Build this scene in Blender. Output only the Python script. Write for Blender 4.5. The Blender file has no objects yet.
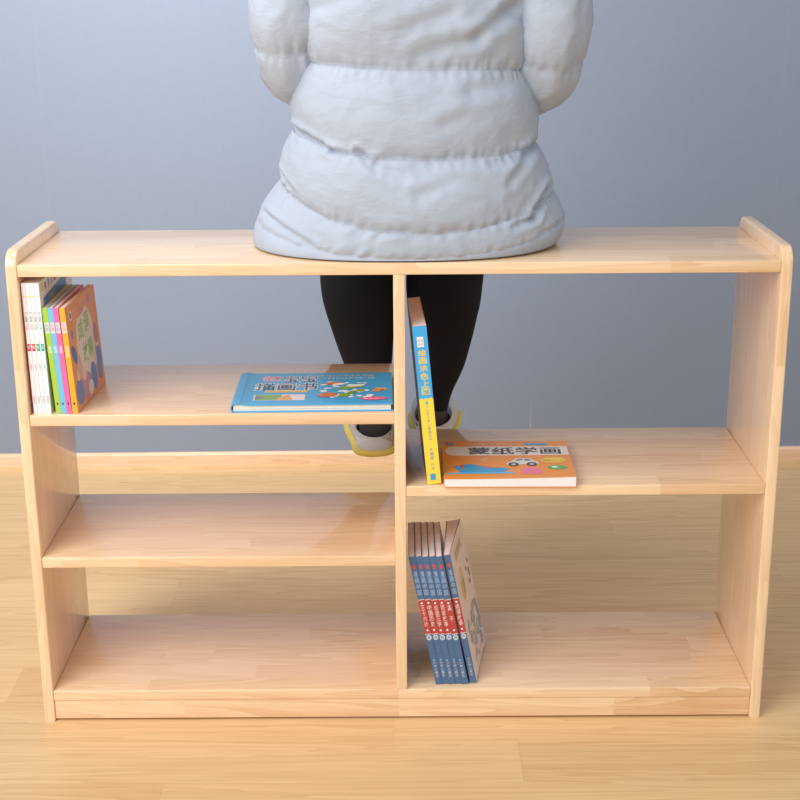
import bpy, bmesh, math, random
from mathutils import Vector, Matrix, noise, Euler
from math import sin, cos, pi, radians as R, floor, sqrt, exp

random.seed(4)
scene = bpy.context.scene
COL = scene.collection

# ------------------------------------------------------------------ materials
def srgb(r, g, b):
    def f(c):
        c /= 255.0
        return c / 12.92 if c <= 0.04045 else ((c + 0.055) / 1.055) ** 2.4
    return (f(r), f(g), f(b), 1.0)

class NT:
    def __init__(self, name):
        self.m = bpy.data.materials.new(name)
        self.m.use_nodes = True
        self.t = self.m.node_tree
        self.t.nodes.clear()
        self.out = self.n('ShaderNodeOutputMaterial')
        self.b = self.n('ShaderNodeBsdfPrincipled')
        self.l(self.b.outputs[0], self.out.inputs[0])
    def n(self, typ, **kw):
        o = self.t.nodes.new(typ)
        for k, v in kw.items():
            setattr(o, k, v)
        return o
    def l(self, a, b):
        self.t.links.new(a, b)
    def math(self, op, a, b=None, c=None):
        o = self.n('ShaderNodeMath', operation=op)
        for i, v in enumerate((a, b, c)):
            if v is None:
                continue
            if isinstance(v, (int, float)):
                o.inputs[i].default_value = v
            else:
                self.l(v, o.inputs[i])
        return o.outputs[0]
    def comb(self, x, y, z):
        o = self.n('ShaderNodeCombineXYZ')
        for i, v in enumerate((x, y, z)):
            if isinstance(v, (int, float)):
                o.inputs[i].default_value = v
            else:
                self.l(v, o.inputs[i])
        return o.outputs[0]
    def noise(self, vec, scale, detail=3, rough=0.55, dist=0.0):
        o = self.n('ShaderNodeTexNoise')
        o.inputs['Scale'].default_value = scale
        o.inputs['Detail'].default_value = detail
        o.inputs['Roughness'].default_value = rough
        o.inputs['Distortion'].default_value = dist
        self.l(vec, o.inputs['Vector'])
        return o.outputs['Fac']
    def white(self, vec):
        o = self.n('ShaderNodeTexWhiteNoise', noise_dimensions='3D')
        self.l(vec, o.inputs['Vector'])
        return o
    def mix(self, fac, a, b, blend='MIX'):
        o = self.n('ShaderNodeMix', data_type='RGBA', blend_type=blend)
        for i, v in ((0, fac), (6, a), (7, b)):
            if isinstance(v, (int, float)):
                o.inputs[i].default_value = v
            elif isinstance(v, tuple):
                o.inputs[i].default_value = v
            else:
                self.l(v, o.inputs[i])
        return o.outputs[2]
    def ramp(self, fac, stops):
        o = self.n('ShaderNodeValToRGB')
        e = o.color_ramp.elements
        while len(e) < len(stops):
            e.new(0.5)
        for k, (p, c) in enumerate(stops):
            e[k].position = p
            e[k].color = c if isinstance(c, tuple) else (c, c, c, 1)
        self.l(fac, o.inputs[0])
        return o.outputs[0]
    def bump(self, h, strength, dist=0.001):
        o = self.n('ShaderNodeBump')
        o.inputs['Strength'].default_value = strength
        o.inputs['Distance'].default_value = dist
        self.l(h, o.inputs['Height'])
        self.l(o.outputs[0], self.b.inputs['Normal'])
    def obj(self):
        return self.n('ShaderNodeTexCoord').outputs['Object']

def plain(name, rgb, rough=0.5, var=0.06, scale=40, spec=0.5, bump=0.0, coat=0.0):
    k = NT(name)
    c = srgb(*rgb)
    f = k.noise(k.obj(), scale, 3)
    dark = tuple(v * (1 - 2 * var) for v in c[:3]) + (1,)
    lite = tuple(min(1, v * (1 + 1.2 * var)) for v in c[:3]) + (1,)
    col = k.mix(f, dark, lite)
    k.l(col, k.b.inputs['Base Color'])
    k.b.inputs['Roughness'].default_value = rough
    k.b.inputs['Specular IOR Level'].default_value = spec
    k.b.inputs['Coat Weight'].default_value = coat
    if bump:
        k.bump(k.noise(k.obj(), scale * 4, 4), bump)
    return k.m

def wood(name, grain, strip, light, dark, strip_w, piece, tone=0.5, rough=0.3, coat=0.7,
         coat_rough=0.06, seam=0.0, off=0.0, fine=70.0, gl=1.0, streak=0.55, warm=None, seam_w=0.0011):
    """Solid-strip timber: 'grain' axis index runs along the fibres, 'strip' axis across the lamellae."""
    k = NT(name)
    sep = k.n('ShaderNodeSeparateXYZ')
    k.l(k.obj(), sep.inputs[0])
    ax = sep.outputs
    other = 3 - grain - strip
    u, v, w = ax[grain], ax[strip], ax[other]
    vs = k.math('MULTIPLY', k.math('ADD', v, off), 1.0 / strip_w)
    i = k.math('FLOOR', vs)
    r1 = k.white(k.comb(i, 3.7, 0.0)).outputs['Value']
    us = k.math('ADD', k.math('MULTIPLY', u, 1.0 / piece), k.math('MULTIPLY', r1, 9.3))
    j = k.math('FLOOR', us)
    cell = k.white(k.comb(i, j, 1.3))
    r2 = cell.outputs['Value']
    sh = k.math('MULTIPLY', r2, 37.0)
    # broad figure, stretched along the grain
    vec = k.comb(k.math('ADD', k.math('MULTIPLY', u, 1.6 * gl), sh), k.math('ADD', k.math('MULTIPLY', v, 20.0), sh), k.math('MULTIPLY', w, 20.0))
    fig = k.noise(vec, 1.0, 3, 0.5, 0.9)
    rings = k.math('FRACT', k.math('MULTIPLY', fig, 7.0))
    rings = k.ramp(rings, [(0.0, 0.0), (0.75, 0.65), (0.93, 1.0), (1.0, 0.0)])
    vec2 = k.comb(k.math('ADD', k.math('MULTIPLY', u, 5.0 * gl), sh), k.math('MULTIPLY', v, fine * 3), k.math('MULTIPLY', w, fine * 3))
    fin = k.noise(vec2, 1.0, 4, 0.6)
    mixf = k.math('ADD', k.math('MULTIPLY', rings, streak), k.math('MULTIPLY', fin, 0.75))
    mixf = k.math('ADD', mixf, k.math('MULTIPLY', k.math('SUBTRACT', r2, 0.5), tone))
    mixf = k.math('SUBTRACT', mixf, 0.28)
    cl = k.n('ShaderNodeClamp'); k.l(mixf, cl.inputs[0])
    col = k.mix(cl.outputs[0], srgb(*light), srgb(*dark))
    if warm:
        wr = k.white(k.comb(j, i, 5.1)).outputs['Value']
        col = k.mix(k.math('MULTIPLY', wr, 0.55), col, srgb(*warm))
    # knots: sparse small dark spots
    kn = k.n('ShaderNodeTexVoronoi'); kn.inputs['Scale'].default_value = 1.0
    k.l(k.comb(k.math('MULTIPLY', u, 2.3), k.math('MULTIPLY', v, 8.0), k.math('MULTIPLY', w, 8.0)), kn.inputs['Vector'])
    kf = k.ramp(kn.outputs['Distance'], [(0.0, 0.5), (0.05, 0.0)])
    col = k.mix(kf, col, srgb(178, 128, 84))
    if seam:
        fv = k.math('FRACT', vs); fu = k.math('FRACT', us)
        a = k.math('LESS_THAN', fv, seam_w / strip_w)
        b = k.math('LESS_THAN', fu, seam_w / piece)
        col = k.mix(k.math('MULTIPLY', k.math('MAXIMUM', a, b), seam), col, srgb(120, 84, 52))
    k.l(col, k.b.inputs['Base Color'])
    k.b.inputs['Roughness'].default_value = rough
    k.b.inputs['Coat Weight'].default_value = coat
    k.b.inputs['Coat Roughness'].default_value = coat_rough
    k.bump(fin, 0.06, 0.0005)
    return k.m

LT, DK = (248, 217, 177), (220, 171, 119)
WM = (242, 205, 172)
W_BOARD = wood('oiled_pine_boards', 0, 1, LT, DK, 0.047, 0.42, off=0.004, warm=WM)
W_SIDE = wood('oiled_pine_sides', 2, 1, LT, DK, 0.060, 0.62, off=0.01, tone=0.4, streak=0.45, warm=WM)
W_KICK = wood('oiled_pine_plinth', 0, 2, LT, DK, 0.045, 0.36, warm=WM)
W_FLOOR = wood('laminate_floor', 0, 1, (235, 198, 146), (208, 164, 110), 0.128, 1.15, tone=0.30, rough=0.34, coat=0.12,
               coat_rough=0.2, seam=0.15, off=0.0645, fine=42, gl=0.7, streak=0.5)
W_BASE = wood('pine_baseboard', 0, 2, (240, 208, 176), (222, 178, 138), 0.06, 0.9)

def wall_mat():
    k = NT('blue_grey_wallpaper')
    sep = k.n('ShaderNodeSeparateXYZ'); co = k.obj(); k.l(co, sep.inputs[0])
    x, y, z = sep.outputs
    h = k.noise(k.comb(k.math('MULTIPLY', x, 35.0), y, k.math('MULTIPLY', z, 420.0)), 1.0, 3)
    v = k.noise(k.comb(k.math('MULTIPLY', x, 420.0), y, k.math('MULTIPLY', z, 35.0)), 1.0, 3)
    f = k.math('MULTIPLY', k.math('ADD', h, v), 0.5)
    col = k.mix(f, srgb(131, 142, 159), srgb(142, 152, 170))
    # paper joints every 0.87 m .. two are in view
    for sx in (0.906, -0.842):
        d = k.math('ABSOLUTE', k.math('SUBTRACT', x, sx))
        col = k.mix(k.math('MULTIPLY', k.math('LESS_THAN', d, 0.0012), 0.05), col, srgb(190, 194, 205))
    # small pale scuff near the baseboard
    dx = k.math('ABSOLUTE', k.math('SUBTRACT', x, 0.326))
    zz = k.ramp(z, [(0.07, 1.0), (0.165, 0.0)])
    sc = k.math('MULTIPLY', k.math('LESS_THAN', dx, 0.0016), zz)
    col = k.mix(k.math('MULTIPLY', sc, 0.4), col, srgb(214, 208, 205))
    k.l(col, k.b.inputs['Base Color'])
    k.b.inputs['Roughness'].default_value = 0.75
    k.b.inputs['Specular IOR Level'].default_value = 0.2
    k.bump(f, 0.15, 0.0006)
    return k.m
M_WALL = wall_mat()

def fabric(name, rgb, rough=0.5, weave=900, sheen=0.0, spec=0.4, bump=0.08):
    k = NT(name)
    c = srgb(*rgb)
    f = k.noise(k.obj(), 14, 4)
    col = k.mix(f, tuple(v * 0.93 for v in c[:3]) + (1,), tuple(min(1, v * 1.05) for v in c[:3]) + (1,))
    k.l(col, k.b.inputs['Base Color'])
    k.b.inputs['Roughness'].default_value = rough
    k.b.inputs['Specular IOR Level'].default_value = spec
    k.b.inputs['Sheen Weight'].default_value = sheen
    k.bump(k.noise(k.obj(), weave, 2), bump, 0.0004)
    return k.m
M_JACKET = fabric('silver_grey_nylon', (170, 179, 193), 0.55, spec=0.3)
def nylon_wrinkles(m):
    t = m.node_tree; b = next(n for n in t.nodes if n.type == 'BSDF_PRINCIPLED'); bp = next(n for n in t.nodes if n.type == 'BUMP')
    tc = next(n for n in t.nodes if n.type == 'TEX_COORD')
    mp = t.nodes.new('ShaderNodeMapping'); mp.inputs['Scale'].default_value = (34, 34, 62)
    nz = t.nodes.new('ShaderNodeTexNoise'); nz.inputs['Scale'].default_value = 1.0; nz.inputs['Detail'].default_value = 3; nz.inputs['Distortion'].default_value = 1.2
    b2 = t.nodes.new('ShaderNodeBump'); b2.inputs['Strength'].default_value = 0.22; b2.inputs['Distance'].default_value = 0.006
    t.links.new(tc.outputs['Object'], mp.inputs['Vector']); t.links.new(mp.outputs[0], nz.inputs['Vector'])
    t.links.new(nz.outputs['Fac'], b2.inputs['Height']); t.links.new(bp.outputs[0], b2.inputs['Normal']); t.links.new(b2.outputs[0], b.inputs['Normal'])
nylon_wrinkles(M_JACKET)
M_THREAD = fabric('grey_thread', (176, 182, 193), 0.7)
M_TROUSER = fabric('black_stretch_cloth', (29, 30, 34), 0.85, spec=0.2)
M_SOCK = fabric('charcoal_sock_knit', (68, 66, 68), 0.95, weave=500)
M_SHOE = fabric('pale_grey_canvas', (205, 204, 206), 0.8, weave=600)
M_SOLE = plain('yellow_rubber', (232, 208, 96), 0.55)
M_SKIN = plain('skin', (226, 184, 158), 0.5, 0.04, 30)
M_HAIR = plain('dark_brown_hair', (38, 28, 24), 0.5, 0.25, 60)
M_PAPER = plain('book_paper', (246, 241, 240), 0.8, 0.03, 120)
M_PAPER_WARM = plain('aged_book_paper', (242, 228, 223), 0.85, 0.06, 120)
M_CREAM = plain('cream_board_pages', (243, 236, 218), 0.8, 0.03, 120)
PAL = {}
def ink(r, g, b, rough=0.35):
    key = (r, g, b)
    if key not in PAL:
        PAL[key] = plain('print_%02x%02x%02x' % key, key, rough, 0.03, 60, coat=0.15)
    return PAL[key]

# ------------------------------------------------------------------ mesh helpers
class MB:
    def __init__(self):
        self.v, self.f, self.mi, self.mats = [], [], [], []
    def slot(self, m):
        if m not in self.mats:
            self.mats.append(m)
        return self.mats.index(m)
    def add(self, vs, fs, m):
        o = len(self.v); s = self.slot(m)
        self.v += [tuple(p) for p in vs]
        for f in fs:
            self.f.append([o + i for i in f]); self.mi.append(s)
    def box(self, a, b, m):
        x0, y0, z0 = a; x1, y1, z1 = b
        self.add([(x0,y0,z0),(x1,y0,z0),(x1,y1,z0),(x0,y1,z0),(x0,y0,z1),(x1,y0,z1),(x1,y1,z1),(x0,y1,z1)],
                 [(0,3,2,1),(4,5,6,7),(0,1,5,4),(1,2,6,5),(2,3,7,6),(3,0,4,7)], m)
    def mesh(self, name):
        me = bpy.data.meshes.new(name)
        me.from_pydata(self.v, [], self.f)
        for m in self.mats:
            me.materials.append(m)
        me.polygons.foreach_set('material_index', self.mi)
        me.update()
        return me
    def build(self, name, parent=None, smooth=False, bevel=0.0, recalc=True):
        me = self.mesh(name)
        if recalc or bevel:
            bm = bmesh.new(); bm.from_mesh(me)
            if recalc:
                bmesh.ops.recalc_face_normals(bm, faces=bm.faces)
            if bevel:
                es = [e for e in bm.edges if len(e.link_faces) == 2 and e.calc_face_angle(0) > 0.6]
                bmesh.ops.bevel(bm, geom=es, offset=bevel, segments=3, profile=0.5, affect='EDGES')
            bm.to_mesh(me); bm.free()
        if smooth:
            me.polygons.foreach_set('use_smooth', [True] * len(me.polygons))
        return link(name, me, parent)

def link(name, me, parent=None):
    o = bpy.data.objects.new(name, me)
    COL.objects.link(o)
    if parent is not None:
        o.parent = parent
    return o

def smooth_by_angle(o, ang=0.6):
    me = o.data
    bm = bmesh.new(); bm.from_mesh(me)
    for f in bm.faces: f.smooth = True
    for e in bm.edges:
        if len(e.link_faces) == 2 and e.calc_face_angle(0) > ang:
            e.smooth = False
    bm.to_mesh(me); bm.free()

def thing(name, label, cat, loc=(0,0,0), rot=(0,0,0), group=None):
    o = bpy.data.objects.new(name, None)
    o.empty_display_size = 0.05
    COL.objects.link(o)
    o.location = loc; o.rotation_euler = rot
    o['label'] = label; o['category'] = cat
    if group: o['group'] = group
    return o

def struct(name, mb, **kw):
    o = mb.build(name, None, **kw)
    o['kind'] = 'structure'
    return o

def catmull(pts, n):
    P = [Vector(p) for p in pts]; out = []
    for i in range(len(P) - 1):
        a = P[max(i-1, 0)]; b = P[i]; c = P[i+1]; d = P[min(i+2, len(P)-1)]
        for k in range(n):
            t = k / n
            out.append(0.5 * ((2*b) + (c-a)*t + (2*a-5*b+4*c-d)*t*t + (3*b-a-3*c+d)*t*t*t))
    out.append(P[-1].copy())
    return out

def tube(mb, pts, mat, seg=24, n=8, flat=(1.0, 1.0), up=(0, 0, 1), mod=None, cap=True):
    """pts: (x,y,z,r); rings follow the smoothed path. mod(s_len, theta)->extra radius"""
    sm = catmull([(p[0], p[1], p[2]) for p in pts], n)
    rr = [v.x for v in catmull([(p[3], 0, 0) for p in pts], n)]
    L = [0.0]
    for i in range(1, len(sm)): L.append(L[-1] + (sm[i] - sm[i-1]).length)
    rings = []; N = None
    for i, p in enumerate(sm):
        t = (sm[min(i+1, len(sm)-1)] - sm[max(i-1, 0)]).normalized()
        if N is None:
            N = Vector(up)
            if abs(N.dot(t)) > 0.9: N = Vector((0, 1, 0))
        N = (N - t * N.dot(t)).normalized()
        B = t.cross(N)
        ring = []
        for k in range(seg):
            a = 2*pi*k/seg
            r = rr[i] + (mod(L[i], a, L) if mod else 0)
            ring.append(p + N * (r * cos(a) * flat[0]) + B * (r * sin(a) * flat[1]))
        rings.append(ring)
    vs = [v for ring in rings for v in ring]; fs = []
    for i in range(len(rings)-1):
        for k in range(seg):
            k2 = (k+1) % seg
            fs.append((i*seg+k, i*seg+k2, (i+1)*seg+k2, (i+1)*seg+k))
    if cap:
        vs += [sm[0], sm[-1]]
        a = len(vs)-2; m = (len(rings)-1)*seg
        for k in range(seg):
            fs.append((a, (k+1) % seg, k)); fs.append((a+1, m+k, m+(k+1) % seg))
    mb.add(vs, fs, mat)
    return L[-1]

def ellipsoid(mb, c, r, mat, rot=None, nu=24, nv=16):
    vs = []; fs = []
    M = rot.to_matrix() if rot else Matrix.Identity(3)
    for j in range(nv+1):
        ph = pi*j/nv
        for i in range(nu):
            a = 2*pi*i/nu
            vs.append(Vector(c) + M @ Vector((r[0]*sin(ph)*cos(a), r[1]*sin(ph)*sin(a), r[2]*cos(ph))))
    for j in range(nv):
        for i in range(nu):
            fs.append((j*nu+i, (j+1)*nu+i, (j+1)*nu+(i+1) % nu, j*nu+(i+1) % nu))
    mb.add(vs, fs, mat)

def weld(mb, name, voxel, mat, parent, smooth_iter=4):
    """union of all shells in mb as one continuous surface"""
    me = mb.mesh(name)
    bm = bmesh.new(); bm.from_mesh(me)
    bmesh.ops.remove_doubles(bm, verts=bm.verts, dist=1e-6)
    bmesh.ops.recalc_face_normals(bm, faces=bm.faces)
    bm.to_mesh(me); bm.free()
    t = bpy.data.objects.new('tmp', me); COL.objects.link(t)
    m = t.modifiers.new('r', 'REMESH'); m.mode = 'VOXEL'; m.voxel_size = voxel
    s = t.modifiers.new('s', 'SMOOTH'); s.factor = 0.5; s.iterations = smooth_iter
    dg = bpy.context.evaluated_depsgraph_get(); dg.update()
    new = bpy.data.meshes.new_from_object(t.evaluated_get(dg))
    bpy.data.objects.remove(t)
    new.materials.clear(); new.materials.append(mat)
    new.polygons.foreach_set('material_index', [0]*len(new.polygons))
    new.polygons.foreach_set('use_smooth', [True]*len(new.polygons))
    new.name = name
    return link(name, new, parent)

# ------------------------------------------------------------------ the room
mb = MB(); mb.box((-3.2, -4.4, -0.05), (3.2, 1.45, 0.0), W_FLOOR); struct('floor', mb)
SL = 0.0105
def wall_y(x): return 1.295 + SL * x
mb = MB()
xs = (-3.2, 3.2)
mb.add([(xs[0], wall_y(xs[0]), 0), (xs[1], wall_y(xs[1]), 0), (xs[1], 1.45, 0), (xs[0], 1.45, 0),
        (xs[0], wall_y(xs[0]), 2.9), (xs[1], wall_y(xs[1]), 2.9), (xs[1], 1.45, 2.9), (xs[0], 1.45, 2.9)],
       [(0,3,2,1),(4,5,6,7),(0,1,5,4),(1,2,6,5),(2,3,7,6),(3,0,4,7)], M_WALL)
struct('wall_back', mb)
mb = MB()
th, hh = 0.012, 0.033
P = []
for x in xs:
    yb = wall_y(x)
    P += [(x, yb, 0), (x, yb-th, 0), (x, yb-th, hh-0.006), (x, yb-th*0.5, hh), (x, yb, hh)]
mb.add(P, [(0,1,2,3,4), (9,8,7,6,5)] + [(i, 5+i, 5+(i+1) % 5, (i+1) % 5) for i in range(5)], W_BASE)
struct('baseboard_back', mb)

# ------------------------------------------------------------------ the bookshelf
WD, HT, DP, TK = 1.2, 0.8005, 0.294, 0.018
ZT, ZL, ZR, ZM, ZB = 0.779, 0.539, 0.417, 0.297, 0.0565
shelf = thing('bookshelf', 'low open pine bookshelf with five compartments, a person sitting on its top', 'bookshelf')
def side_panel(x0):
    mb = MB()
    prof = [(0, 0), (DP, 0)]
    r = 0.028
    for k in range(9):
        a = k/8*pi/2; prof.append((DP-r+r*cos(a), HT-r+r*sin(a)))
    for k in range(9):
        a = pi/2+k/8*pi/2; prof.append((r+r*cos(a), HT-r+r*sin(a)))
    n = len(prof)
    vs = [(x0, y, z) for y, z in prof] + [(x0+TK, y, z) for y, z in prof]
    fs = [tuple(range(n))[::-1], tuple(range(n, 2*n))] + [(i, (i+1) % n, n+(i+1) % n, n+i) for i in range(n)]
    mb.add(vs, fs, W_SIDE)
    me = mb.mesh('side_panel')
    bm = bmesh.new(); bm.from_mesh(me)
    bmesh.ops.recalc_face_normals(bm, faces=bm.faces)
    big = [f for f in bm.faces if len(f.verts) > 6]
    es = list({e for f in big for e in f.edges})
    bmesh.ops.bevel(bm, geom=es, offset=0.0032, segments=3, profile=0.5, affect='EDGES')
    bm.to_mesh(me); bm.free()
    o = link('side_panel', me, shelf); smooth_by_angle(o, 0.5)
    return o
side_panel(-WD/2); side_panel(WD/2-TK)
IN = WD/2-TK
def board(name, x0, x1, zt, m=W_BOARD, y0=0.002, y1=DP, t=TK, z0=None):
    mb = MB(); mb.box((x0, y0, zt-t if z0 is None else z0), (x1, y1, zt), m)
    o = mb.build(name, shelf, bevel=0.0014); smooth_by_angle(o, 0.6); return o
board('top_board', -IN, IN, ZT, t=0.0185)
board('shelf_board', -IN, -TK/2, ZL)
board('shelf_board', -IN, -TK/2, ZM)
board('shelf_board', TK/2, IN, ZR, t=0.0175)
board('bottom_board', -IN, IN, ZB)
board('kick_board', -IN, IN, ZB-TK, m=W_KICK, y0=0.004, y1=0.020, z0=0.0035)
mb = MB(); mb.box((-TK/2, 0.001, ZB), (TK/2, DP, ZT-0.0185), W_SIDE)
o = mb.build('divider_panel', shelf, bevel=0.0014); smooth_by_angle(o, 0.6)

# ------------------------------------------------------------------ printing on books
def text_polys(s, size, res=2, bold=0.0, spacing=1.0, vertical=False):
    cu = bpy.data.curves.new('t', 'FONT')
    cu.body = '\n'.join(s) if vertical else s
    cu.size = size; cu.resolution_u = res; cu.align_x = 'CENTER'; cu.align_y = 'CENTER'
    cu.space_line = spacing if vertical else 1.0
    cu.offset = bold
    ob = bpy.data.objects.new('t', cu); COL.objects.link(ob)
    dg = bpy.context.evaluated_depsgraph_get(); dg.update()
    me = bpy.data.meshes.new_from_object(ob.evaluated_get(dg))
    vs = [(v.co.x, v.co.y) for v in me.vertices]; fs = [tuple(p.vertices) for p in me.polygons]
    bpy.data.objects.remove(ob); bpy.data.curves.remove(cu); bpy.data.meshes.remove(me)
    if vs:
        cx = (min(a for a, b in vs)+max(a for a, b in vs))/2; cy = (min(b for a, b in vs)+max(b for a, b in vs))/2
        vs = [(a-cx, b-cy) for a, b in vs]
    return vs, fs

class Art:
    """flat printed shapes laid on one face of a book; fn(u, v, height) gives the point"""
    def __init__(self, fn): self.fn = fn; self.mb = MB(); self.k = 1
    def put(self, vs, fs, m, lift=None):
        h = 0.00003 + 0.000012 * self.k if lift is None else lift
        self.k += 1
        self.mb.add([self.fn(a, b, h) for a, b in vs], fs, m)
    def poly(self, pts, m): self.put(pts, [tuple(range(len(pts)))], m)
    def rect(self, x0, y0, x1, y1, m, n=1):
        vs = []; fs = []
        for i in range(n+1):
            x = x0+(x1-x0)*i/n; vs += [(x, y0), (x, y1)]
        for i in range(n): fs.append((2*i, 2*i+2, 2*i+3, 2*i+1))
        self.put(vs, fs, m)
    def oval(self, cx, cy, rx, ry, m, rot=0, n=28, a0=0, a1=2*pi):
        p = []
        for i in range(n):
            a = a0+(a1-a0)*i/(n if a1-a0 > 6.2 else n-1); x = rx*cos(a); y = ry*sin(a)
            p.append((cx+x*cos(rot)-y*sin(rot), cy+x*sin(rot)+y*cos(rot)))
        self.poly(p, m)
    def text(self, s, cx, cy, w, h, m, vertical=False, bold=0.0, spacing=1.0, rot=0, outline=None):
        if outline:
            self.text(s, cx, cy, w*1.03, h*1.08, outline[0], vertical, outline[1], spacing, rot)
        vs, fs = text_polys(s, 0.02, 2, bold, spacing, vertical)
        if not vs: return
        W = max(a for a, b in vs)*2 or 1; H = max(b for a, b in vs)*2 or 1
        vs = [(a*w/W, b*h/H) for a, b in vs]
        vs = [(cx+a*cos(rot)-b*sin(rot), cy+a*sin(rot)+b*cos(rot)) for a, b in vs]
        self.put(vs, fs, m)
    def build(self, name, parent):
        return self.mb.build(name, parent, recalc=False)

def stack_text(art, s, cx, ytop, ch, cw, m, gap=1.12, bold=0.0):
    for i, c in enumerate(s):
        if c != ' ':
            art.text(c, cx, ytop-ch*(i+0.5)*gap, cw, ch, m, bold=bold)

# a bound book: t = thickness, d = away from the spine, h = height
def book_body(root, T, D, H, cover_m, page_m, c=0.0009, inset=0.0015, nseg=10, mapf=lambda t, d, h: (t, d, h), warp=None, round_spine=0.0, cover_in=0.0):
    outer = []; inner = []
    for i in range(nseg+1):
        d = D*(1-i/nseg)
        if i == nseg: d = max(round_spine, 0.0)
        outer.append((0, d)); inner.append((c, max(d, c)))
    rs = round_spine
    if rs:
        for k in range(1, 8):
            a = pi*k/8
            outer.append((T/2-T/2*cos(a), rs-rs*sin(a))); inner.append((T/2-(T/2-c)*cos(a), rs-(rs-c)*sin(a)))
    for i in range(nseg+1):
        d = D*i/nseg
        if i == 0: d = max(rs, 0.0)
        outer.append((T, d)); inner.append((T-c, max(d, c)))
    def pt(t, d, h):
        if warp: t = warp(t, d, h)
        return mapf(t, d, h)
    mb = MB(); n = len(outer); vs = []
    for h in (0, H):
        vs += [pt(t, d, h) for t, d in outer]; vs += [pt(t, d, h) for t, d in inner]
    fs = []
    for i in range(n-1):
        fs += [(i, i+1, 2*n+i+1, 2*n+i), (n+i, 3*n+i, 3*n+i+1, n+i+1), (i, n+i, n+i+1, i+1), (2*n+i, 2*n+i+1, 3*n+i+1, 3*n+i)]
    fs += [(0, 2*n, 3*n, n), (n-1, 2*n-1, 4*n-1, 3*n-1)]
    mb.add(vs, fs, cover_m)
    co = mb.build('cover', root)
    smooth_by_angle(co, 0.5)
    mb = MB(); vs = []; fs = []
    m = 12; d0 = c + rs*0.4
    for i in range(m+1):
        d = d0+(D-inset-d0)*i/m
        for t, h in ((c*1.02, inset), (T-c*1.02, inset), (T-c*1.02, H-inset), (c*1.02, H-inset)):
            vs.append(pt(t, d, h))
    for i in range(m):
        for q in range(4):
            q2 = (q+1) % 4
            fs.append((4*i+q, 4*i+q2, 4*i+4+q2, 4*i+4+q))
    fs += [(0, 3, 2, 1), (4*m, 4*m+1, 4*m+2, 4*m+3)]
    mb.add(vs, fs, page_m)
    mb.build('page_block', root)
    return pt

WH = ink(248, 248, 250); INKB = ink(52, 54, 66); RED = ink(222, 70, 92); PINK = ink(240, 150, 175)
GRN = ink(120, 190, 110); TEAL = ink(110, 200, 200); YEL = ink(248, 216, 90); GREY = ink(150, 152, 160)
BLUE = ink(74, 144, 205); NAVY = ink(60, 88, 128)

# --- four tall white-spined books
white_books = 'white-spined picture books at the left end of the upper shelf'
wl = [('tall white-spined picture book with red marks, pressed against the left side panel', PINK, RED),
      ('second tall white-spined picture book from the left side panel, red spine mark', PINK, RED),
      ('third tall white-spined picture book from the left side panel, green spine mark', GRN, ink(70, 180, 130)),
      ('fourth tall white-spined picture book, teal spine mark, beside the lime green book', TEAL, ink(60, 175, 180))]
lean = R(1.0)
for i, (lab, c1, c2) in enumerate(wl):
    T, D, H = 0.0069, 0.215, 0.210
    b = thing('picture_book', lab, 'book', (-0.5772+i*0.00695, 0.011, ZL+0.0002), (0, -lean, 0), white_books)
    book_body(b, T, D, H, WH if i else ink(226, 150, 158), M_PAPER, c=0.0005, inset=0.0006)
    a = Art(lambda u, v, h: (u, -h, v))
    a.rect(0.0006 if i == 0 else 0.0, 0, T, H, WH)
    a.rect(T-0.0011, 0, T, H, [ink(240, 190, 206), ink(190, 205, 190), ink(176, 210, 214), ink(226, 232, 236)][i])
    a.rect(0.0008, H-0.022, T-0.0008, H-0.0205, YEL)
    stack_text(a, '幼儿图画', T/2, H-0.045, 0.0037, 0.0036, INKB)
    stack_text(a, '启蒙', T/2, H-0.064, 0.0046, 0.0044, c1)
    a.rect(0.0009, H-0.108, T-0.0009, H-0.096, c2)
    stack_text(a, '好', T/2, H-0.098, 0.006, 0.004, WH)
    stack_text(a, '看图讲', T/2, H-0.128, 0.0034, 0.0032, c1)
    stack_text(a, '出版社', T/2, 0.030, 0.0042, 0.0034, GREY)
    a.build('spine_print', b)
    if i == 3:
        a = Art(lambda u, v, h: (T+h, u, v))
        cols = [ink(236, 214, 110), ink(200, 110, 110), ink(150, 190, 150), ink(230, 180, 170), ink(120, 110, 140)]
        for q in range(9):
            a.rect(0.012+q*0.021, 0.193, 0.024+q*0.021, 0.208-0.004*(q % 2), cols[q % 5])
        a.poly([(0.020, 0.158), (0.175, 0.158), (0.175, 0.190), (0.020, 0.182)], BLUE)
        a.text('幼儿', 0.085, 0.173, 0.05, 0.016, YEL)
        a.build('cover_art', b)

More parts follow.
